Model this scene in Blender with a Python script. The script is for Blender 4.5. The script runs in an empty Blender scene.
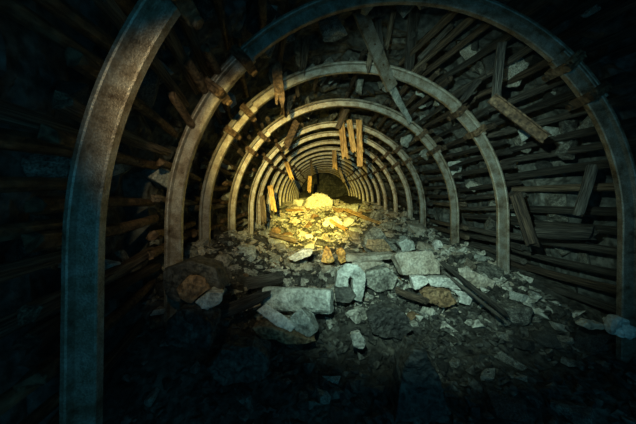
import bpy, bmesh, math, random
from mathutils import Vector, Matrix, noise
random.seed(7)
scn = bpy.context.scene
COL = scn.collection
PI = math.pi
# ------------------------------------------------------------------ survey
F = 265.0            # focal length in pixels of the 636 px frame
VX, VY = 318.0, 192.0  # where the tunnel axis points
CZ = 1.70            # camera height
def at(px, py, d):   # survey a point of the photograph at distance d down the tunnel
    return Vector(((px-VX)*d/F, d, CZ-(py-VY)*d/F))
RAD = 2.0
FITS = [(518,250,430),(401,225,228),(355,218,150),(343,215,112),(337,211,86.5),(334,210,76),
        (332,206,64),(330,204.5,56)]
for R in (50,45,41,37.5,34.6,32,30,28,26): FITS.append((318+.22*R, 192+.22*R, R))
ARCH = []
for cx, cy, R in FITS:
    d = F*RAD/R; p = at(cx, cy, d); ARCH.append((d, p.x, p.z))
def centre(y):
    if y <= ARCH[0][0]: return ARCH[0][1], ARCH[0][2]
    for a, b in zip(ARCH, ARCH[1:]):
        if y <= b[0]:
            t = (y-a[0])/(b[0]-a[0]); return a[1]+(b[1]-a[1])*t, a[2]+(b[2]-a[2])*t
    return ARCH[-1][1], ARCH[-1][2]
def lerp_tab(tab, v):
    if v <= tab[0][0]: return tab[0][1]
    for a, b in zip(tab, tab[1:]):
        if v <= b[0]:
            t = (v-a[0])/(b[0]-a[0]); t = t*t*(3-2*t); return a[1]+(b[1]-a[1])*t
    return tab[-1][1]
GT = [(-1,-1.72),(1.5,-1.68),(2.2,-1.52),(3.0,-1.36),(3.6,-1.26),(4.7,-1.16),(6.2,-1.10),(7.5,-.86),(9,-.68),(10.5,-.50),
      (12,-.42),(13.5,-.45),(16,-.55),(24,-.5)]
def sm(a, b, x):
    t = max(0, min(1, (x-a)/(b-a))); return t*t*(3-2*t)
def ground(x, y, fine=True):
    z = CZ+lerp_tab(GT, y)
    z += .50*sm(-.7,-1.5,x)*sm(1.7,2.4,y)*(1-sm(4,6,y))
    z += .22*sm(1.5,2.4,x)*sm(2.2,3.6,y)
    z -= .34*sm(.5,1.9,x)*sm(7,10,y)*(1-sm(14,16,y))
    z -= .12*sm(-.5,-1.3,x)*sm(8,10,y)
    if fine:
        z += .09*noise.noise(Vector((x*1.3,y*1.3,0)))+.06*noise.noise(Vector((x*3.1,y*3.1,4)))
        z += .03*noise.noise(Vector((x*8,y*8,9)))
    return z
# ------------------------------------------------------------------ materials
def mat(name, cols, rough=.8, scale=4, bump=.5, rnd=.3, metal=0, stretch=(1,1,1), fine=30, spec=.4, dist=.02, grime=.35):
    m = bpy.data.materials.new(name); m.use_nodes = True
    N = m.node_tree.nodes; L = m.node_tree.links; b = N['Principled BSDF']
    tc = N.new('ShaderNodeTexCoord'); mp = N.new('ShaderNodeMapping'); mp.inputs['Scale'].default_value = stretch
    L.new(tc.outputs['Object'], mp.inputs[0])
    oi = N.new('ShaderNodeObjectInfo')
    ad = N.new('ShaderNodeVectorMath'); ad.operation = 'ADD'
    mu = N.new('ShaderNodeMath'); mu.operation = 'MULTIPLY'; mu.inputs[1].default_value = 37
    L.new(oi.outputs['Random'], mu.inputs[0]); L.new(mp.outputs[0], ad.inputs[0]); L.new(mu.outputs[0], ad.inputs[1])
    n1 = N.new('ShaderNodeTexNoise'); n1.inputs['Scale'].default_value = scale; n1.inputs['Detail'].default_value = 8
    n1.inputs['Roughness'].default_value = .65
    L.new(ad.outputs[0], n1.inputs['Vector'])
    # per-object shift of the ramp
    s = N.new('ShaderNodeMath'); s.operation = 'MULTIPLY_ADD'; s.inputs[1].default_value = rnd; s.inputs[2].default_value = -rnd/2
    L.new(oi.outputs['Random'], s.inputs[0])
    a = N.new('ShaderNodeMath'); a.operation = 'ADD'; L.new(n1.outputs['Fac'], a.inputs[0]); L.new(s.outputs[0], a.inputs[1])
    r = N.new('ShaderNodeValToRGB'); cr = r.color_ramp
    k = len(cols)
    while len(cr.elements) < k: cr.elements.new(.5)
    for i, c in enumerate(cols):
        cr.elements[i].position = .28+.44*i/(k-1); cr.elements[i].color = (*c, 1)
    L.new(a.outputs[0], r.inputs[0])
    n2 = N.new('ShaderNodeTexNoise'); n2.inputs['Scale'].default_value = fine; n2.inputs['Detail'].default_value = 6
    L.new(ad.outputs[0], n2.inputs['Vector'])
    mr = N.new('ShaderNodeMapRange'); mr.inputs['From Min'].default_value = .36; mr.inputs['From Max'].default_value = .62
    mr.inputs['To Min'].default_value = grime; mr.inputs['To Max'].default_value = 1.15
    L.new(n2.outputs['Fac'], mr.inputs['Value'])
    vm = N.new('ShaderNodeVectorMath'); vm.operation = 'SCALE'; L.new(r.outputs[0], vm.inputs[0]); L.new(mr.outputs[0], vm.inputs['Scale'])
    L.new(vm.outputs[0], b.inputs['Base Color'])
    ma = N.new('ShaderNodeMath'); ma.operation = 'MULTIPLY_ADD'; ma.inputs[1].default_value = .55
    L.new(n2.outputs['Fac'], ma.inputs[0]); L.new(n1.outputs['Fac'], ma.inputs[2])
    bp = N.new('ShaderNodeBump'); bp.inputs['Strength'].default_value = bump; bp.inputs['Distance'].default_value = dist*3
    L.new(ma.outputs[0], bp.inputs['Height']); L.new(bp.outputs[0], b.inputs['Normal'])
    b.inputs['Roughness'].default_value = rough; b.inputs['Metallic'].default_value = metal
    b.inputs['Specular IOR Level'].default_value = spec
    return m
M = {}
M['shell']  = mat('rock_wall', [(.03,.035,.035),(.10,.11,.10),(.22,.22,.19)], .8, 2.2, .9, 0, fine=14)
M['ground'] = mat('dirt_floor', [(.02,.02,.018),(.06,.06,.05),(.16,.155,.125)], .85, 3.0, 1, 0, fine=18)
M['rock']   = mat('rubble_stone', [(.03,.03,.027),(.13,.13,.11),(.30,.30,.25),(.52,.51,.44)], .7, 5, .7, .42)
M['pale']   = mat('pale_stone', [(.07,.075,.065),(.30,.32,.285),(.50,.53,.48),(.68,.7,.64)], .6, 6, .8, .15, fine=34, grime=.62)
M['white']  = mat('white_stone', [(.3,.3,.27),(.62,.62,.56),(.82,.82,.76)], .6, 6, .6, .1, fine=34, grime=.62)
M['cream']  = mat('cream_stone', [(.12,.09,.06),(.42,.37,.29),(.62,.58,.49)], .7, 6, .7, .15, fine=34, grime=.62)
M['brown']  = mat('rusty_stone', [(.09,.06,.035),(.26,.16,.08),(.42,.30,.17)], .75, 5, .7, .2)
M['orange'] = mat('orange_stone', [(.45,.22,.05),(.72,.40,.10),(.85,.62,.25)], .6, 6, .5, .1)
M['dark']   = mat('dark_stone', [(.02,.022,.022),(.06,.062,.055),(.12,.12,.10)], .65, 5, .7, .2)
M['steel']  = mat('weathered_steel', [(.06,.038,.02),(.19,.155,.11),(.28,.265,.22),(.36,.35,.31)], .42, 9, .6, .12, .4, fine=110, spec=.6, dist=.003, grime=.72)
M['rust']   = mat('rusty_steel', [(.035,.022,.014),(.13,.08,.045),(.25,.17,.10)], .7, 10, .8, .2, .2, dist=.01)
M['wood']   = mat('old_timber', [(.035,.025,.018),(.12,.085,.055),(.24,.19,.13)], .8, 5, .8, .35, stretch=(5,5,.35), fine=20)
M['wooddark']= mat('blackened_timber', [(.02,.02,.018),(.065,.06,.05),(.14,.13,.11)], .7, 5, .8, .3, stretch=(5,5,.35), fine=20)
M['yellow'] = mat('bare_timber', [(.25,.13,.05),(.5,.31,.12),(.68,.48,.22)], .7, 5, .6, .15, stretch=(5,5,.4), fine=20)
# ------------------------------------------------------------------ linking and tagging
def link(name, me, m, parent=None, mw=None):
    if m and not me.materials: me.materials.append(m)
    o = bpy.data.objects.new(name, me); COL.objects.link(o)
    if parent: o.parent = parent
    if mw is not None: o.matrix_local = mw
    return o
def tag(o, label, cat, group=None):
    o['label'] = label; o['category'] = cat
    if group: o['group'] = group
    return o
def struct(o): o['kind'] = 'structure'; return o
def to_mesh(bm, name, smooth=False):
    me = bpy.data.meshes.new(name); bm.to_mesh(me); bm.free()
    if smooth:
        for p in me.polygons: p.use_smooth = True
    return me
# ------------------------------------------------------------------ rock shapes
def rock_mesh(seed, sx, sy, sz, n=16, boxy=.5, detail=0, rough=.05):
    R = random.Random(seed); bm = bmesh.new()
    for i in range(n):
        if i < 8 and R.random() < boxy:
            v = Vector(((1 if i&1 else -1)*R.uniform(.6,1), (1 if i&2 else -1)*R.uniform(.6,1), (1 if i&4 else -1)*R.uniform(.6,1)))
        else:
            v = Vector((R.gauss(0,1),R.gauss(0,1),R.gauss(0,1))).normalized()*R.uniform(.85,1.1)
        bm.verts.new((v.x*sx/2, v.y*sy/2, v.z*sz/2))
    r = bmesh.ops.convex_hull(bm, input=bm.verts)
    junk = [g for g in set(r['geom_interior']+r['geom_unused']) if isinstance(g, bmesh.types.BMVert) and g.is_valid]
    bmesh.ops.delete(bm, geom=junk, context='VERTS')
    s = min(sx,sy,sz)
    bmesh.ops.dissolve_limit(bm, angle_limit=.2, verts=bm.verts, edges=bm.edges)
    bmesh.ops.bevel(bm, geom=bm.edges[:], offset=s*.035, segments=1, affect='EDGES', clamp_overlap=True)
    bmesh.ops.triangulate(bm, faces=bm.faces)
    for k in range(detail):
        L = max(e.calc_length() for e in bm.edges)
        bmesh.ops.subdivide_edges(bm, edges=[e for e in bm.edges if e.calc_length() > L*.35], cuts=1)
        bmesh.ops.triangulate(bm, faces=bm.faces)
    if detail:
        bm.normal_update()
        for v in bm.verts:
            q = v.co*(2.5/s)*.5+Vector((seed,0,0))
            v.co += v.normal*s*rough*(noise.noise(q)+.6*noise.noise(q*2.7)+.4*noise.noise(q*6))
    return to_mesh(bm, 'rock')
def prism_rock(pts, depth, seed=0, rough=.012, cut=.035, groove=0):
    """stone whose front outline is pts (x,z), extruded in y, broken and weathered"""
    R = random.Random(seed); bm = bmesh.new(); n = len(pts)
    fr = [bm.verts.new((x,-depth/2+R.uniform(-.1,.1)*depth,z)) for x,z in pts]
    cx = sum(p[0] for p in pts)/n; cz = sum(p[1] for p in pts)/n
    bk = [bm.verts.new((cx+(x-cx)*R.uniform(.8,1.05), depth/2+R.uniform(-.15,.15)*depth, cz+(z-cz)*R.uniform(.8,1.05))) for x,z in pts]
    bm.faces.new(fr); bm.faces.new(bk[::-1])
    for i in range(n): bm.faces.new((fr[i], bk[i], bk[(i+1)%n], fr[(i+1)%n]))
    bmesh.ops.recalc_face_normals(bm, faces=bm.faces)
    bmesh.ops.triangulate(bm, faces=bm.faces)
    bmesh.ops.bevel(bm, geom=bm.edges[:], offset=.006, segments=1, affect='EDGES', clamp_overlap=True)
    for k in range(5):
        es = [e for e in bm.edges if e.calc_length() > cut]
        if not es: break
        bmesh.ops.subdivide_edges(bm, edges=es, cuts=1); bmesh.ops.triangulate(bm, faces=bm.faces)
    bm.normal_update()
    for v in bm.verts:
        q = v.co*9+Vector((seed*3.1,0,0))
        v.co += v.normal*rough*(noise.noise(q)+.7*noise.noise(q*2.3)+.5*noise.noise(q*5))
        if groove: v.co.y += groove*math.sin(v.co.z*95+2*noise.noise(v.co*3))
    return to_mesh(bm, 'rock')
# ------------------------------------------------------------------ bars and boards (along +Z, length 1 unit built true)
def pole_mesh(seed, L, r0, r1, sides=9, bow=.02):
    R = random.Random(seed); bm = bmesh.new(); rings = []
    K = max(4, int(L/.15))
    bx, by = R.uniform(-bow,bow), R.uniform(-bow,bow)
    for k in range(K+1):
        t = k/K; z = t*L; r = r0+(r1-r0)*t; ring = []
        for i in range(sides):
            a = 2*PI*i/sides
            rr = r*(1+.14*noise.noise(Vector((math.cos(a)*1.3+seed,math.sin(a)*1.3,z*3))))
            ring.append(bm.verts.new((rr*math.cos(a)+bx*math.sin(PI*t), rr*math.sin(a)+by*math.sin(PI*t), z+(R.uniform(-.03,.03) if k in (0,K) else 0))))
        rings.append(ring)
    for A, B in zip(rings, rings[1:]):
        for i in range(sides): bm.faces.new((A[i],A[(i+1)%sides],B[(i+1)%sides],B[i]))
    bm.faces.new(rings[0][::-1]); bm.faces.new(rings[-1])
    return to_mesh(bm, 'pole')
def board_mesh(seed, L, w, t, splint=.08, bow=.01, taper=1.0):
    R = random.Random(seed); bm = bmesh.new(); nx = 5; K = max(5, int(L/.06)); top = []; bot = []
    ex = [R.uniform(-splint,splint) for _ in range(nx+1)]; ey = [R.uniform(-splint*.3,splint*.3) for _ in range(nx+1)]
    for k in range(K+1):
        f = k/K; rt = []; rb = []
        for i in range(nx+1):
            u = i/nx-.5
            z = f*L+(ex[i] if k == K else 0)+(ey[i] if k == 0 else 0)
            ww = w*(1+(taper-1)*f)
            x = u*ww+.006*noise.noise(Vector((u*3,z*7,seed)))
            yb = bow*math.sin(PI*f)+.003*noise.noise(Vector((u*14,z*3,seed+5)))
            rt.append(bm.verts.new((x,yb+t/2,z))); rb.append(bm.verts.new((x,yb-t/2,z)))
        top.append(rt); bot.append(rb)
    for k in range(K):
        for i in range(nx):
            bm.faces.new((top[k][i],top[k][i+1],top[k+1][i+1],top[k+1][i]))
            bm.faces.new((bot[k][i],bot[k+1][i],bot[k+1][i+1],bot[k][i+1]))
        for i in (0,nx): bm.faces.new((top[k][i],bot[k][i],bot[k+1][i],top[k+1][i]))
    for k in (0,K):
        for i in range(nx): bm.faces.new((top[k][i],top[k][i+1],bot[k][i+1],bot[k][i]))
    bmesh.ops.recalc_face_normals(bm, faces=bm.faces)
    return to_mesh(bm, 'board')
def channel_mesh(L, w, h, t=.008, holes=True):
    """rolled steel channel along +Z, web facing -Y, bolt heads built as a separate part"""
    bm = bmesh.new()
    P = [(-w/2,0),(w/2,0),(w/2,h),(w/2-t*1.6,h),(w/2-t,t),(-w/2+t,t),(-w/2+t*1.6,h),(-w/2,h)]
    K = 12; rings = [[bm.verts.new((x+.004*noise.noise(Vector((k*.7,x*9,2))),y,L*k/K)) for x,y in P] for k in range(K+1)]
    n = len(P)
    for A, B in zip(rings, rings[1:]):
        for i in range(n): bm.faces.new((A[i],A[(i+1)%n],B[(i+1)%n],B[i]))
    bm.faces.new(rings[0][::-1]); bm.faces.new(rings[-1])
    bmesh.ops.recalc_face_normals(bm, faces=bm.faces)
    return to_mesh(bm, 'channel')
def orient(p, q, face=Vector((0,-1,0))):
    """matrix taking local +Z to p->q, with local -Y as near `face` as possible"""
    z = (q-p).normalized(); y = -(face-face.dot(z)*z)
    if y.length < 1e-4: y = Vector((1,0,0))-z.x*z
    y.normalize(); x = y.cross(z)
    m = Matrix((x,y,z)).transposed().to_4x4(); m.translation = p
    return m
# ------------------------------------------------------------------ the setting: floor and rock shell
def build_floor():
    bm = bmesh.new(); x0,x1,y0,y1 = -2.4,4.0,-1.2,23.6
    ys = []; y = y0
    while y < y1: ys.append(y); y += .05 if y < 6 else .1
    nx = 110; g = []
    for y in ys:
        row = []
        for i in range(nx+1):
            x = x0+(x1-x0)*i/nx
            z = ground(x,y); q = Vector((x*14,y*14,3)); z += .018*noise.noise(q)
            row.append(bm.verts.new((x,y,z)))
        g.append(row)
    for A, B in zip(g, g[1:]):
        for i in range(nx): bm.faces.new((A[i],A[i+1],B[i+1],B[i]))
    return struct(link('floor', to_mesh(bm,'floor'), M['ground']))
build_floor()
def shell(name, a0, a1):
    bm = bmesh.new(); g = []; y = -1.2
    na = int((a1-a0)/2.2)
    while y < 23.8:
        cx, cz = centre(y); row = []
        for i in range(na+1):
            a = math.radians(a0+(a1-a0)*i/na); c, s = math.cos(a), math.sin(a)
            q = Vector((c*2.2,y*1.1,s*2.2))
            rr = RAD+.50+.16*noise.noise(q)+.13*noise.cell(q*2.4)*.8+.08*noise.noise(q*3.3)+.04*noise.noise(q*8)
            if s > 0: X, Z = cx+rr*c, cz+rr*s
            else: X, Z = cx+rr*(1 if c > 0 else -1)*(1-(1-abs(c))*.1), cz+rr*s*1.6
            row.append(bm.verts.new((X,y,Z)))
        g.append(row); y += .09 if y < 7 else .18
    for A, B in zip(g, g[1:]):
        for i in range(na): bm.faces.new((A[i],B[i],B[i+1],A[i+1]))
    return struct(link(name, to_mesh(bm,name), M['shell']))
shell('wall_right', -50, 48); shell('ceiling', 48, 132); shell('wall_left', 132, 230)
def back_wall():
    bm = bmesh.new(); g = []
    for i in range(41):
        row = []
        for j in range(31):
            x = -2.6+6.4*i/40; z = -.3+5*j/30
            row.append(bm.verts.new((x, 22.6+.5*noise.noise(Vector((x*1.2,z*1.2,1)))+.2*noise.noise(Vector((x*4,z*4,1))), z)))
        g.append(row)
    for A, B in zip(g, g[1:]):
        for j in range(30): bm.faces.new((A[j],B[j],B[j+1],A[j+1]))
    struct(link('wall_back', to_mesh(bm,'wall_back'), M['shell']))
back_wall()
# ------------------------------------------------------------------ steel arches
PROF = [(-.080,-.026),(-.080,.026),(-.070,.036),(.030,.052),(.046,.086),(.056,.092),(.080,.092),(.080,.054),(-.055,.020),(-.055,-.020),(.080,-.054),(.080,-.092),(.056,-.092),(.046,-.086),(.030,-.052),(-.070,-.036)]
PROF = [(p*.76,q*.80) for p, q in PROF]
def sweep(path, dr=0, sc=1):
    """path of (x, z, nx, nz) in arch plane"""
    bm = bmesh.new(); rings = []
    for x, z, nx, nz in path:
        rings.append([bm.verts.new((x+nx*(p*sc+dr), q*sc, z+nz*(p*sc+dr))) for p, q in PROF])
    n = len(PROF)
    for A, B in zip(rings, rings[1:]):
        for i in range(n): bm.faces.new((A[i],A[(i+1)%n],B[(i+1)%n],B[i]))
    bm.faces.new(rings[0]); bm.faces.new(rings[-1][::-1])
    bmesh.ops.recalc_face_normals(bm, faces=bm.faces)
    return bm
def arc_path(a0, a1, step=2.0, tail=0):
    p = []
    if tail and abs(a0) < 1:
        for k in range(6, 0, -1): p.append((RAD+.0, -tail*k/6, 1, 0))
    n = max(2, int(abs(a1-a0)/step))
    for k in range(n+1):
        a = math.radians(a0+(a1-a0)*k/n); p.append((RAD*math.cos(a), RAD*math.sin(a), math.cos(a), math.sin(a)))
    return p
def box_into(bm, c, s, rot=0):
    r = bmesh.ops.create_cube(bm, size=1)
    ca, sa = math.cos(rot), math.sin(rot)
    for v in r['verts']:
        x, y, z = v.co.x*s[0], v.co.y*s[1], v.co.z*s[2]
        v.co = (c[0]+ca*x-sa*z, c[1]+y, c[2]+sa*x+ca*z)
crown_me = to_mesh(sweep(arc_path(33,147), 0), 'arch_crown')
legr_me = to_mesh(sweep(arc_path(0,48,tail=1.5), -.022, .95), 'arch_leg_right')
pl = [(-x,z,-nx,nz) for x,z,nx,nz in arc_path(0,48,tail=1.5)]
legl_me = to_mesh(sweep(pl, -.022, .95), 'arch_leg_left')
def clamp_meshes():
    # local frame: x radial (outward), y along tunnel, z along the arch
    bm = bmesh.new()
    box_into(bm,(-.078,0,0),(.024,.20,.06)); box_into(bm,(.074,0,0),(.018,.21,.06))
    for s in (-1,1):
        box_into(bm,(-.0,s*.083,0),(.165,.016,.062)); box_into(bm,(-.03,s*.10,.012),(.05,.03,.03))
    bmesh.ops.bevel(bm, geom=bm.edges[:], offset=.004, segments=1, affect='EDGES')
    a = to_mesh(bm,'clamp')
    bm = bmesh.new()
    bmesh.ops.create_cone(bm, cap_ends=True, segments=8, radius1=.011, radius2=.011, depth=.19, matrix=Matrix.Rotation(PI/2,4,'Y'))
    b = to_mesh(bm,'bolt')
    bm = bmesh.new()
    bmesh.ops.create_cone(bm, cap_ends=True, segments=6, radius1=.024, radius2=.024, depth=.022, matrix=Matrix.Rotation(PI/2,4,'Y'))
    c = to_mesh(bm,'nut')
    return a, b, c
cl_me, bolt_me, nut_me = clamp_meshes()
ordn = ['nearest','second','third','fourth','fifth','sixth','seventh','eighth','ninth','tenth','eleventh','twelfth','thirteenth','fourteenth','fifteenth','sixteenth','farthest']
look = {0:'nearest dark steel arch, only its left leg in view at the left edge',
        1:'second steel arch, widest whole curve, left leg rusty and right leg at the right edge',
        2:'third steel arch from the viewer, pale legs ending at the large fallen blocks',
        3:'fourth steel arch from the viewer, pale ring touched by the long hanging beam',
        4:'fifth steel arch from the viewer, just behind the three hanging yellow boards'}
for i, (d, cx, cz) in enumerate(ARCH):
    t = bpy.data.objects.new('steel_arch', None); COL.objects.link(t)
    t.location = (cx, d, cz); R = random.Random(i*5+1)
    t.rotation_euler = (R.uniform(-.008,.008), R.uniform(-.012,.012), R.uniform(-.02,.02))
    tag(t, look.get(i, 'rusty steel arch rib, %s one down the tunnel from the viewer' % ordn[i]), 'arch', 'steel arches lining the tunnel')
    link('arch_crown', crown_me, M['steel'], t)
    link('arch_leg', legr_me, M['steel'], t); link('arch_leg', legl_me, M['steel'], t)
    for side in (1,-1):
        jit = R.uniform(-2.5,2.5)
        for ang in (35.5+jit*.5, 46.0+jit):
            a = math.radians(ang if side == 1 else 180-ang)
            m = Matrix.Translation((RAD*math.cos(a),0,RAD*math.sin(a))) @ Matrix.Rotation(-a,4,'Y') @ Matrix.Rotation(R.uniform(-.12,.12),4,'X') @ Matrix.Diagonal((1,1.05,1.4,1))
            c = link('clamp', cl_me, M['rust'], t, m)
            if i < 9:
                for s in (-1,1):
                    b = link('bolt', bolt_me, M['rust'], c, Matrix.Translation((-.012,s*.102,0)))
                    link('nut', nut_me, M['rust'], c, Matrix.Translation((-.104,s*.102,0)))
# ------------------------------------------------------------------ lagging between the arches
def P(y, ang, r):
    cx, cz = centre(y); a = math.radians(ang)
    if ang < 0 or ang > 180:   # below the springing line the wall is upright
        return Vector((cx+r*(1 if ang < 0 else -1), y, cz-(RAD*math.radians(-ang if ang < 0 else ang-180))))
    return Vector((cx+r*math.cos(a), y, cz+r*math.sin(a)))
poles = [pole_mesh(s, 1.0, random.uniform(.036,.05), random.uniform(.03,.046)) for s in range(10)]
def sector(a):
    if a < 20: return 'low on the right wall','right'
    if a < 60: return 'high on the right wall','right'
    if a < 120: return 'under the roof','roof'
    if a < 155: return 'high on the left wall','left'
    return 'low on the left wall','left'
npole = 0
bays = [(-.35, ARCH[0])]+[(ARCH[i][0], ARCH[i+1]) for i in range(0,10)]
far_polys = []
for bi, (ya, nb) in enumerate(bays):
    yb = nb[0]; R = random.Random(100+bi)
    a = -24+R.uniform(0,3); k = 0
    while a < 204:
        right = a < 70; top = 70 <= a < 128
        prob = .97 if right else (.5 if top else .82)
        if bi == 2: prob = 1.0 if right else (.30 if top else .8)
        if bi == 0: prob = .9
        step = R.uniform(4.2,6.2) if right else (R.uniform(5,9) if top else (R.choice((4.0,4.2,8.5)) ))
        if bi > 4: step *= 1.35
        if bi > 7: step *= 1.3
        if R.random() < prob:
            ra = RAD+.115+R.uniform(0,.03); rb = RAD+.22+R.uniform(-.02,.05)
            p = P(ya-.12, a+R.uniform(-.6,.6), ra); q = P(yb+.16, a+R.uniform(-1.2,1.2), rb)
            if top and R.random() < .35: q = p+(q-p)*R.uniform(.45,.75)+Vector((0,0,-R.uniform(0,.18)))
            ang_in = p.z
            if p.z > ground(p.x,p.y)-.02:
                L = (q-p).length
                if bi < 11:
                    me = poles[R.randrange(10)]
                    where, sd = sector(a)
                    m = orient(p, q) @ Matrix.Rotation(R.uniform(0,6.28),4,'Z') @ Matrix.Diagonal((1,1,L,1))
                    o = link('lagging_pole', me, None, None, m)
                    if not me.materials: me.materials.append(M['wood'])
                    o.material_slots[0].link = 'OBJECT'
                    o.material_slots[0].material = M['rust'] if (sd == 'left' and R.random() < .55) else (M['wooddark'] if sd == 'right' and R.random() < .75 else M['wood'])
                    span = 'before the nearest arch' if bi == 0 else 'between %s and %s arch' % (ordn[bi-1], ordn[bi])
                    tag(o, 'lagging pole %s, %s' % (where, span), 'pole', 'lagging poles %s, %s' % (where, span))
                    npole += 1
        a += step; k += 1
print('POLES', npole)
# everything farther: one uncountable run of lagging
def merged(name, items, m, label, cat):
    V = []; Fc = []
    for me, mx in items:
        b = len(V); V += [mx @ v.co for v in me.vertices]; Fc += [tuple(b+i for i in p.vertices) for p in me.polygons]
    me = bpy.data.meshes.new(name); me.from_pydata(V, [], Fc); me.update()
    o = link(name, me, m); tag(o, label, cat); o['kind'] = 'stuff'; return o
items = []; R = random.Random(55)
for i in range(10, len(ARCH)-1):
    a = -15
    while a < 195:
        p = P(ARCH[i][0]-.1, a, RAD+.13); q = P(ARCH[i+1][0]+.1, a, RAD+.22)
        items.append((poles[R.randrange(10)], orient(p,q) @ Matrix.Diagonal((1,1,(q-p).length,1)))); a += R.uniform(6,12)
merged('lagging', items, M['wood'], 'dim lagging lining the far end of the tunnel beyond the lit mound', 'lagging')
# ------------------------------------------------------------------ stones lodged behind the lagging
protos = [rock_mesh(200+s, 1, R.uniform(.6,1), R.uniform(.35,.75), n=R.choice((12,15,18)), detail=2, rough=.05) for s in range(26)]
def place_rock(name, me, loc, size, m, rot=None, R=random):
    e = rot or (R.uniform(-.35,.35), R.uniform(-.35,.35), R.uniform(0,6.28))
    from mathutils import Euler
    mx = Matrix.Translation(loc) @ Euler(e).to_matrix().to_4x4() @ Matrix.Diagonal((size,size,size,1))
    o = link(name, me, None, None, mx)
    if not me.materials: me.materials.append(M['rock'])
    o.material_slots[0].link = 'OBJECT'; o.material_slots[0].material = m
    return o
R = random.Random(31); nst = 0
for bi in range(0, 8):
    ya = bays[bi][0]; yb = bays[bi][1][0]
    for k in range([6,34,66,46,30,16,8,6][bi]):
        a = R.uniform(-18,200)
        if bi < 2: a = R.choice((R.uniform(-10,70), R.uniform(120,195)))
        y = R.uniform(ya+.2, yb-.15); p = P(y, a, RAD+R.uniform(.24,.42))
        if p.z < ground(p.x,p.y)+.05: continue
        where, sd = sector(a)
        span = 'before the nearest arch' if bi == 0 else 'between %s and %s arch' % (ordn[bi-1], ordn[bi])
        o = place_rock('lodged_stone', protos[R.randrange(26)], p, R.choice((R.uniform(.12,.24),R.uniform(.2,.42))), R.choice((M['rock'],M['rock'],M['pale'],M['dark'])), (R.uniform(0,6),R.uniform(0,6),R.uniform(0,6)), R)
        tag(o, 'stone lodged %s, %s' % (where, span), 'rock', 'stones behind the lagging %s, %s' % (where, span)); nst += 1
print('STONES', nst)
# ------------------------------------------------------------------ named stones and blocks of the rubble floor
HERO = []   # footprints kept clear of loose rubble
def hero(name, label, outline, d, depth, m, cat='rock', lean=0, yaw=0, rough=.012, cut=.035, groove=0):
    """outline: pixel corners of the front face surveyed at distance d"""
    pts = [at(x,y,d) for x,y in outline]; depth *= .6
    c = sum(pts, Vector())/len(pts)
    loc = [(p.x-c.x, p.z-c.z) for p in pts]
    me = prism_rock(loc, depth, seed=len(HERO)+3, rough=rough, cut=cut, groove=groove)
    o = link(name, me, m); o.location = (c.x, d+depth/2, c.z); o.rotation_euler = (lean,0,yaw)
    tag(o, label, cat)
    xs = [p.x for p in pts]; HERO.append((min(xs), max(xs), d-.05, d+depth))
    return o
# orange-faced stone and its neighbours at the foot of the second arch
hero('boulder','big dark stone behind the orange-faced stone at the left arch foot',[(164,268),(188,261),(216,267),(222,292),(196,306),(172,300),(163,284)],2.10,.35,M['dark'])
hero('stone_slab','orange-faced flat stone tilted at the foot of the left arch',[(177,290),(188,276),(204,279),(209,291),(193,303),(181,300)],1.98,.10,M['brown'],lean=-.3)
hero('stone_block','small blue-grey stone right of the orange-faced stone',[(195,303),(208,292),(222,293),(220,303),(206,311)],1.95,.16,M['pale'])
hero('boulder','lumpy dark stone below the orange-faced stone',[(166,322),(180,311),(200,314),(213,326),(211,346),(186,349),(168,343)],1.88,.35,M['rock'],rough=.03)
# fallen concrete block, propped pale pieces in front
def block_mesh(L, r):
    bm = bmesh.new(); rings = []; K = 44; S = 40
    for k in range(K+1):
        z = L*k/K; ring = []
        for i in range(S):
            a = 2*PI*i/S; c, s_ = math.cos(a), math.sin(a)
            sq = (abs(c)**4+abs(s_)**4)**-.25          # between a cylinder and a squared block
            g = noise.noise(Vector((c*4.5,s_*4.5,z*1.2)))*.09+noise.noise(Vector((c*9,s_*9,z*5)))*.04+.03*noise.noise(Vector((c*5,s_*5,z*25)))
            e = 1-.10*max(0,1-min(z,L-z)/.03)
            ring.append(bm.verts.new((r*c*sq*(1+g)*e, r*s_*sq*(1+g)*e*.92, z+.02*noise.noise(Vector((c*2,s_*2,k//22*7))))))
        rings.append(ring)
    for A, B in zip(rings, rings[1:]):
        for i in range(S): bm.faces.new((A[i],A[(i+1)%S],B[(i+1)%S],B[i]))
    bm.faces.new(rings[0][::-1]); bm.faces.new(rings[-1])
    return to_mesh(bm, 'block')
p_, q_ = at(265,298,2.82), at(332,301,2.66)
b = link('fallen_block', block_mesh((q_-p_).length, .118), M['pale'], None, orient(p_, q_, Vector((0,-1,.35))))
tag(b, 'long pale grey weathered block lying across the middle of the rubble floor', 'block')
HERO.append((p_.x, q_.x, 2.6, 2.95))
hero('broken_slab','pale slab tilted down to the right in front of the long block',[(255,315),(264,308),(288,322),(296,329),(290,336),(280,331)],2.40,.2,M['white'],'slab',rough=.004,lean=-.5)
hero('stone_block','pale cracked block right of the tilted slab, in front of the long block',[(290,322),(302,311),(311,318),(321,331),(313,337),(298,334)],2.38,.24,M['pale'],'block',yaw=-.35,rough=.005,lean=-.2)
hero('boulder','brownish flat rock under the tilted pale slab',[(252,328),(266,326),(290,335),(316,340),(300,346),(262,341)],2.32,.3,M['brown'])
hero('stone_block','upright rounded grey stone with a dark notch beside the long block',[(335,287),(338,272),(346,265),(358,266),(366,274),(365,290),(361,302),(354,300),(353,288),(353,280),(350,277),(348,281),(348,289)],2.95,.34,M['pale'],'block',rough=.007,cut=.03,lean=-.1)
hero('boulder','dark stone between the long block and the notched stone',[(334,288),(350,287),(356,296),(350,303),(336,302)],2.9,.2,M['dark'])
hero('stone_block','small pale pebble-like block below the dark middle, among dark rubble',[(350,334),(360,332),(367,343),(363,350),(353,347)],2.25,.12,M['rock'])
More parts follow.
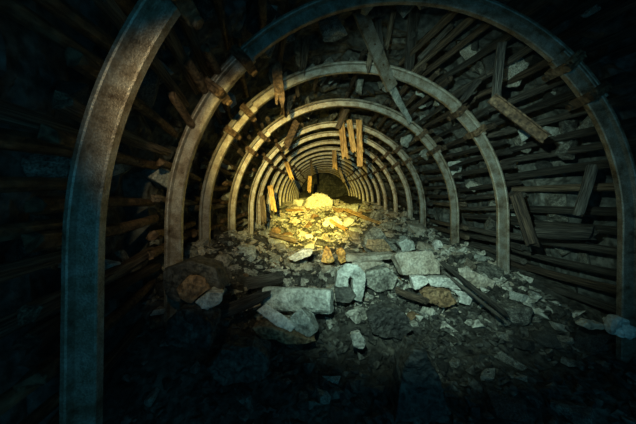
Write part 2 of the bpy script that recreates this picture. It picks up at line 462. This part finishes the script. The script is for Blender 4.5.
# right cluster
hero('stone_block','large cream squared block on the right of the rubble floor',[(394,257),(398,254),(434,253),(441,270),(439,276),(401,276)],3.45,.3,M['cream'],'block',yaw=.1,rough=.008,lean=-.25)
hero('stone_slab','white-grey slab lying in front of the cream squared block',[(428,280),(437,277),(462,280),(464,290),(450,289),(431,286)],3.1,.25,M['white'],'slab')
hero('stone_block','bright white wedge just under the cream squared block',[(411,277),(424,276),(431,281),(424,286),(415,290)],3.12,.2,M['white'])
hero('stone_slab','bright white shard at the right end of the white-grey slab',[(450,288),(464,292),(475,295),(470,306),(459,303),(461,297)],2.95,.08,M['white'],'slab')
hero('boulder','brown rounded rock below the white-grey slab',[(421,293),(432,289),(450,292),(458,303),(445,308),(428,304)],2.9,.2,M['brown'],rough=.02)
hero('stone_slab','smooth grey-green slab behind the long dark bars on the right',[(458,268),(468,268),(496,281),(492,290),(474,288),(462,278)],3.25,.12,M['cream'],'slab')
hero('boulder','triangular rock with a brown face standing on the right slope',[(362,246),(366,234),(373,227),(381,229),(388,240),(396,250),(380,254),(366,252)],4.3,.45,M['rock'])
hero('stone_slab','brown slab face leaning on the triangular rock',[(366,247),(367,239),(384,239),(393,251),(378,253)],4.18,.07,M['brown'],'slab')
hero('stone_slab','thin flat slab below the triangular rock',[(340,255),(360,256),(395,254),(395,259),(362,262),(346,261)],3.95,.3,M['cream'],'slab')
hero('stone_block','warm grey stone under the thin flat slab',[(352,263),(378,262),(390,265),(388,273),(372,277),(356,271)],3.6,.3,M['cream'])
hero('stone_block','dull grey stone left of the cream squared block',[(366,272),(388,268),(398,277),(394,290),(376,292),(364,284)],3.3,.3,M['rock'])
hero('boulder','round pale stone beside the foot of the fourth arch',[(433,244),(436,240),(441,241),(443,246),(440,250),(435,250)],4.5,.12,M['white'])
hero('boulder','pale rock right of the triangular rock',[(398,243),(406,239),(414,242),(416,250),(403,252)],4.3,.25,M['pale'])
# middle, warm pieces
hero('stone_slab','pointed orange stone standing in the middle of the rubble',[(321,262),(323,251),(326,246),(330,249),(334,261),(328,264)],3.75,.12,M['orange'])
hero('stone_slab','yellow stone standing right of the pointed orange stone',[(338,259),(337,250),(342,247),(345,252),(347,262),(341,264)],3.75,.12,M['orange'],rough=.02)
hero('stone_slab','pale flat slab left of the pointed orange stone',[(287,258),(303,249),(313,250),(310,256),(295,262)],3.8,.2,M['white'],'slab')
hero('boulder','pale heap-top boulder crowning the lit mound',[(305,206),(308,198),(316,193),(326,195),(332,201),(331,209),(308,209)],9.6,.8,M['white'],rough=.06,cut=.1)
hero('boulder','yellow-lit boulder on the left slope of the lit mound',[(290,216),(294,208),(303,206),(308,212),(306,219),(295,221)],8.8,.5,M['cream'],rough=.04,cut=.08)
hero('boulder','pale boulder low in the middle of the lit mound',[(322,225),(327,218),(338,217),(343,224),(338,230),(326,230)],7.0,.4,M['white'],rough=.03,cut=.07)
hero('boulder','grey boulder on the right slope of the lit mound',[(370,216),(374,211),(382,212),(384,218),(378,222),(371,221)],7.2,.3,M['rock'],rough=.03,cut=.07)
# far right pair
hero('boulder','bright knobbly pale rock at the right edge of the floor',[(612,333),(615,321),(622,318),(630,322),(636,329),(634,336),(620,338)],2.25,.16,M['white'],rough=.03)
hero('stone_slab','long grey-green stone left of the bright knobbly rock',[(583,326),(590,322),(606,325),(605,330),(590,331)],2.3,.12,M['cream'])
# foreground
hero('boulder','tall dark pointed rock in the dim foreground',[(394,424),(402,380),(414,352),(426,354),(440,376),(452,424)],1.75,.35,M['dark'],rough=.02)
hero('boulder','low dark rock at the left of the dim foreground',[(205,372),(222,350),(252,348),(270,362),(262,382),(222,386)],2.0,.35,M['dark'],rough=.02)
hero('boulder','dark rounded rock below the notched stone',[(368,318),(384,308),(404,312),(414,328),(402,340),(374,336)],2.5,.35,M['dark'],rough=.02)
# rocks at the left foot of third and fourth arch
hero('boulder','grey rock at the left foot of the third arch',[(212,261),(217,256),(226,256),(231,262),(228,267),(214,268)],3.3,.2,M['rock'])
hero('boulder','pale pitted boulder at the left foot of the fourth arch',[(231,254),(234,248),(246,246),(254,250),(256,260),(246,265),(234,262)],3.9,.3,M['pale'],rough=.02)
hero('boulder','grey boulder in front of the left foot of the fifth arch',[(246,243),(252,236),(262,236),(268,242),(262,249),(250,249)],4.9,.3,M['rock'],rough=.02)

# ------------------------------------------------------------------ bars, boards, beams
def board(name, label, a, b, da, db, wpx, m, t=.025, splint=.06, face=Vector((0,-1,0)), cat='board', seed=0, taper=1, kind='board', bow=.01):
    p = at(*a, da); q = at(*b, db); w = wpx*((da+db)/2)/F; L = (q-p).length
    if kind == 'board': me = board_mesh(seed+1, L, w, t, splint, bow, taper)
    elif kind == 'pole': me = pole_mesh(seed+1, L, w/2, w/2*taper, 10, bow)
    else: me = channel_mesh(L, w, t)
    o = link(name, me, m, None, orient(p,q,face)); tag(o, label, cat); return o
# three bright boards hanging under the roof and their neighbours
HB = 5.4
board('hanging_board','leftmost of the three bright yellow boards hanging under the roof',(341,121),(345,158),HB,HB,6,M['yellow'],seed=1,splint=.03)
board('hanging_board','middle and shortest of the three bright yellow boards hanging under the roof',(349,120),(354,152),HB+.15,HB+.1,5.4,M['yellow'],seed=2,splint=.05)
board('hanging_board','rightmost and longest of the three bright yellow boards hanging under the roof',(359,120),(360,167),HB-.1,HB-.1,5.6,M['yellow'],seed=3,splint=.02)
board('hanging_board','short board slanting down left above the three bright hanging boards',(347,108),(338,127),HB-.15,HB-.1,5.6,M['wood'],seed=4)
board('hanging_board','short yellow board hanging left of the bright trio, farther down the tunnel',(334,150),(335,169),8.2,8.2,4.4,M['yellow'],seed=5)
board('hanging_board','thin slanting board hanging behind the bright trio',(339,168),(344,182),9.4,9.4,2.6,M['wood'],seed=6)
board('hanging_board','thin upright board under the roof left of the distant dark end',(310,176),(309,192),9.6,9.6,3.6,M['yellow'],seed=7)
board('hanging_board','narrow upright board hanging at left of the distant arches',(311,160),(312,176),8.9,8.9,2.2,M['wood'],seed=8)
# long hanging beam
bm_ = board('hanging_beam','long steel channel hanging from the roof down to the fourth arch',(360,9),(393,88),2.95,3.6,13,M['steel'],t=.05,cat='beam',kind='channel')
bm2 = bmesh.new()
for z in (.2,.42,.7,.92): bmesh.ops.create_cone(bm2, cap_ends=True, segments=8, radius1=.012, radius2=.009, depth=.016, matrix=Matrix.Translation((0,-.006,z)) @ Matrix.Rotation(PI/2,4,'X'))
link('rivets', to_mesh(bm2,'rivets'), M['rust'], bm_)
board('splintered_board','narrow splintered piece hanging below the long steel channel',(390,84),(410,121),3.62,4.4,8,M['pale'],seed=10,splint=.1,taper=.7)
board('hanging_board','thin dark strip hanging right of the long steel channel top',(394,10),(386,48),2.9,3.3,4.5,M['wood'],seed=11,kind='board')
board('hanging_board','dark upright board close behind the long steel channel',(377,8),(381,52),3.1,3.3,6,M['wooddark'],seed=12)
board('hanging_board','short thin board hanging left of the long steel channel',(371,50),(368,70),3.3,3.4,5,M['wood'],seed=13)
board('roof_beam','dark timber crossing the roof right of the hanging channel',(415,8),(409,70),2.9,3.6,11,M['wooddark'],seed=14,cat='beam')
board('hanging_board','pale bent slat hanging right of the channel behind the third arch',(452,25),(420,58),2.8,3.3,5,M['wooddark'],seed=15)
# left brown boards
board('hanging_board','brown board hanging between the second and third arch, left of roof centre',(276,64),(280,100),2.95,3.1,10,M['rust'],seed=16,splint=.1)
board('splintered_board','jagged brown splinter of wood pointing down beside the roof centre',(306,38),(303,72),3.1,3.2,10,M['wood'],seed=17,splint=.15,taper=.5)
board('splintered_board','second jagged splinter left of the roof centre, darker',(297,42),(298,66),3.15,3.2,7,M['rust'],seed=18,splint=.1,taper=.6)
board('leaning_board','brown board leaning at upper left beside the pale round stone',(297,121),(286,146),5.0,5.2,7,M['rust'],seed=19)
board('leaning_board','dark brown board tucked behind the fourth arch at upper left',(294,90),(284,115),4.55,4.62,8,M['rust'],seed=20,splint=.08)
board('leaning_board','thin yellow board slanting behind the left arches',(286,162),(292,179),6.4,6.6,4,M['yellow'],seed=21)
board('leaning_board','yellow upright board at the left arch legs beside the mound',(270,186),(274,210),6.3,6.2,5,M['yellow'],seed=22)
board('leaning_board','brown broken board leaning inside the left arch legs',(262,196),(264,222),5.6,5.4,5,M['wood'],seed=23)
for k,(a,b,da,db,w,lb) in enumerate([((187,62),(213,103),1.9,2.5,9,'dark pole end poking out above the left clamp of the second arch'),
      ((172,95),(196,132),1.9,2.4,8,'rusty pole crossing behind the second arch, below the left clamp'),
      ((205,48),(226,88),1.9,2.6,8,'upper rusty pole beside the second arch, left of its crown')]):
    board('loose_pole', lb, a,b,da,db,w,M['rust'],seed=30+k,cat='pole',kind='pole')
# right hanging pieces
board('hanging_board','upright thin board hanging at upper right above the slanted beam',(502,42),(496,100),2.5,2.6,8,M['wooddark'],seed=40,splint=.05)
l_ = board('fallen_beam','dark steel channel hanging slanted at upper right between the arches',(491,98),(545,139),2.55,2.45,10,M['rust'],t=.055,cat='beam',kind='channel',face=Vector((.2,1,.4)))
board('hanging_board','short stick leaning above the slanted steel channel',(479,80),(463,100),3.0,3.1,6,M['wooddark'],seed=42)
board('leaning_log','round log leaning against the right wall behind the third arch foot',(515,194),(533,246),2.95,2.8,11,M['wood'],seed=43,cat='log',kind='pole')
board('leaning_log','dark leaning post on the right wall near the second arch',(592,168),(578,214),2.5,2.5,9,M['wooddark'],seed=44,cat='log',kind='pole')
board('fallen_log','thick horizontal log low on the right wall beside the leaning round log',(536,232),(592,233),3.0,2.55,13,M['wooddark'],seed=45,cat='log',kind='pole')
# floor pieces
board('steel_bar','upper of two long dark bars slanting down across the right rubble',(441,262),(507,315),3.35,2.5,4.2,M['wooddark'],t=.035,cat='bar',seed=50)
board('steel_bar','lower of two long dark bars slanting down across the right rubble',(444,272),(500,317),3.2,2.47,2.8,M['wooddark'],t=.03,cat='bar',seed=51)
UP = Vector((0,-.6,1))
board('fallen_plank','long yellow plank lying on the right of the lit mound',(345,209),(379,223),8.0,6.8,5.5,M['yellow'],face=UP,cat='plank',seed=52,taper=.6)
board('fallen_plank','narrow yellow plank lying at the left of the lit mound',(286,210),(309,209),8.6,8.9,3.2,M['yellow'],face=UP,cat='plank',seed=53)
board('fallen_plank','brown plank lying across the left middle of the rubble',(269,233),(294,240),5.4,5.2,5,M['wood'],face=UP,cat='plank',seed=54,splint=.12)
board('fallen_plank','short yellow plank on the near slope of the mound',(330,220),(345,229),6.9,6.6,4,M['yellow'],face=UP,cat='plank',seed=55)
board('fallen_timber','dark timber lying behind the long pale block',(246,283),(278,278),2.9,3.1,9,M['wooddark'],face=UP,cat='timber',seed=56,t=.08)
board('fallen_timber','dark timber half buried left of the long pale block',(206,318),(262,296),2.25,2.55,9,M['wooddark'],face=UP,cat='timber',seed=57,t=.08,splint=.1)
board('fallen_timber','rusty timber lying right below the cream squared block',(396,290),(424,300),3.1,2.9,5,M['wood'],face=UP,cat='timber',seed=58,t=.05)
# ------------------------------------------------------------------ loose rubble: the 290 largest stones one by one
R = random.Random(77); pts = []; n = 0; tries = 0
while n < 290 and tries < 9000:
    tries += 1
    u = R.random(); y = 1.85*(10.8/1.85)**u
    cx, cz = centre(y); x = R.uniform(max(-1.75,cx-2.2), cx+1.95)
    if not (-20 < VX+x*F/y < 656): continue
    s = R.uniform(.12,.34)*(1+.06*y)*(1 if y > 2.6 else .75)
    if R.random() < .12: s *= 1.5
    if any((x-a)**2+(y-b)**2 < (.42*(s+c))**2 for a,b,c in pts): continue
    if any(h[0]-s*.4 < x < h[1]+s*.4 and h[2]-s*.75 < y < h[3]+s*.3 for h in HERO): continue
    # keep sight lines to the named blocks: nothing tall just in front of them
    if any(h[0]-.05 < x*h[2]/y < h[1]+.05 and 0 < h[2]-y < 1.2 for h in HERO) and s > .17: s = R.uniform(.09,.14)
    pts.append((x,y,s))
    g = ground(x,y); k = R.random()
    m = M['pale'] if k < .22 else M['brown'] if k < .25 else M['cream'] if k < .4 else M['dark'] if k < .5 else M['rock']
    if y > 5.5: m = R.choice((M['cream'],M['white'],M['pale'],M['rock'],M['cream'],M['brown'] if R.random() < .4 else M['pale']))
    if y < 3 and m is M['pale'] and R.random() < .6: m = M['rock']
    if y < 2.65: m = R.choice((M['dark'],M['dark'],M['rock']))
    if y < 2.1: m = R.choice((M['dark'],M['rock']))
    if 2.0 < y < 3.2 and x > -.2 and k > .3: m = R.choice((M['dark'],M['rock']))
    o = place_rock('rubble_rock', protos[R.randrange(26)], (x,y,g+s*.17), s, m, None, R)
    n += 1
    bi = sum(1 for A in ARCH if A[0] < y)
    side = 'left' if x < cx-.85 else ('right' if x > cx+.45 else 'middle')
    span = ('between %s and %s arch' % (ordn[bi-1], ordn[bi]))
    tone = {'pale_stone':'pale grey-green','rusty_stone':'brown','cream_stone':'cream','dark_stone':'dark','rubble_stone':'mottled grey','white_stone':'whitish'}[m.name]
    size = 'small' if s < .17 else ('large' if s > .3 else 'medium')
    tag(o, '%s %s rubble rock, %s of floor %s' % (size, tone, side, span), 'rock', '%s %s rubble rocks on the %s of the floor, %s' % (size, tone, side, span))
print('ROCKS', n)
small = [rock_mesh(400+s, 1, R.uniform(.6,1), R.uniform(.3,.7), n=10) for s in range(10)]
for nm, m, cnt, smin, smax, sd, lb in (('gravel',M['rock'],9500,.03,.11,1,'grey gravel and small broken stone covering the whole floor'),
                             ('broken_stone',M['rock'],1500,.07,.16,4,'palm-sized broken stone heaped all over the tunnel floor'),
                             ('stone_chips',M['cream'],4200,.03,.10,2,'cream stone chips scattered between the larger rubble rocks'),
                             ('dark_gravel',M['dark'],2400,.03,.10,3,'dark gravel and coal lumps between the larger rubble rocks')):
    R = random.Random(sd); items = []
    from mathutils import Euler
    for k in range(cnt):
        y = 1.5*(13.5/1.5)**R.random(); cx, cz = centre(y); x = R.uniform(max(-1.9,cx-2.3), cx+2.1)
        if nm == 'stone_chips' and (y < 2.9 or (y < 4 and R.random() < .6)): continue
        if nm == 'dark_gravel' and y > 5: continue
        if nm == 'broken_stone' and y < 2.75: continue
        if nm == 'gravel' and y < 2.7 and R.random() < .7: continue
        if nm == 'gravel' and y > 7.5: continue
        s = R.uniform(smin,smax)*(1+.07*y)
        mx = Matrix.Translation((x,y,ground(x,y)+s*.15)) @ Euler((R.uniform(-.6,.6),R.uniform(-.6,.6),R.uniform(0,6.28))).to_matrix().to_4x4() @ Matrix.Diagonal((s,s,s,1))
        items.append((small[R.randrange(10)], mx))
    merged(nm, items, m, lb, 'gravel')
# ------------------------------------------------------------------ light
def aim(o, target): o.rotation_euler = (Vector(target)-o.location).to_track_quat('-Z','Y').to_euler()
def spot(name, loc, target, power, col, ang, blend, size):
    l = bpy.data.lights.new(name,'SPOT'); l.energy = power; l.color = col; l.spot_size = math.radians(ang); l.spot_blend = blend; l.shadow_soft_size = size
    o = bpy.data.objects.new(name, l); COL.objects.link(o); o.location = loc; aim(o, target); return o
LP = Vector((-.35,.3,CZ+.5))
spot('torch_core', LP, at(320,214,9.5), 8800, (1,.765,.10), 25, 1, .02)
spot('torch_beam', LP+Vector((0,0,.01)), at(318,195,9.5), 1500, (1,.76,.20), 45, .95, .02)
spot('torch_warm_spill', LP+Vector((0,.0,.02)), at(252,205,3.5), 95, (1,.80,.42), 62, 1, .02)
spot('torch_cool_spill', LP+Vector((.25,.0,.0)), at(390,197,3.5), 560, (.66,1,.82), 79, 1, .02)
l = bpy.data.lights.new('teal_fill','POINT'); l.energy = 8; l.color = (.14,.62,.9); l.shadow_soft_size = .25  # unseen teal fill light added behind the camera to lift the blacks
o = bpy.data.objects.new('teal_fill', l); COL.objects.link(o); o.location = (.8,-.9,CZ-.1)
w = bpy.data.worlds.new('World'); scn.world = w; w.use_nodes = True
w.node_tree.nodes['Background'].inputs[0].default_value = (.10,.60,.95,1); w.node_tree.nodes['Background'].inputs[1].default_value = .3
# ------------------------------------------------------------------ camera
cd = bpy.data.cameras.new('Camera'); cam = bpy.data.objects.new('Camera', cd); COL.objects.link(cam)
cd.sensor_width = 36; cd.lens = 36*F/636; cam.location = (0,0,CZ); cam.rotation_euler = (PI/2,0,0)
cd.shift_x = -(VX-318)/636; cd.shift_y = (VY-212)/636; cd.clip_start = .05; cd.clip_end = 100
scn.camera = cam
scn.view_settings.view_transform = 'Standard'; scn.view_settings.look = 'None'; scn.view_settings.gamma = 1; scn.view_settings.exposure = 0
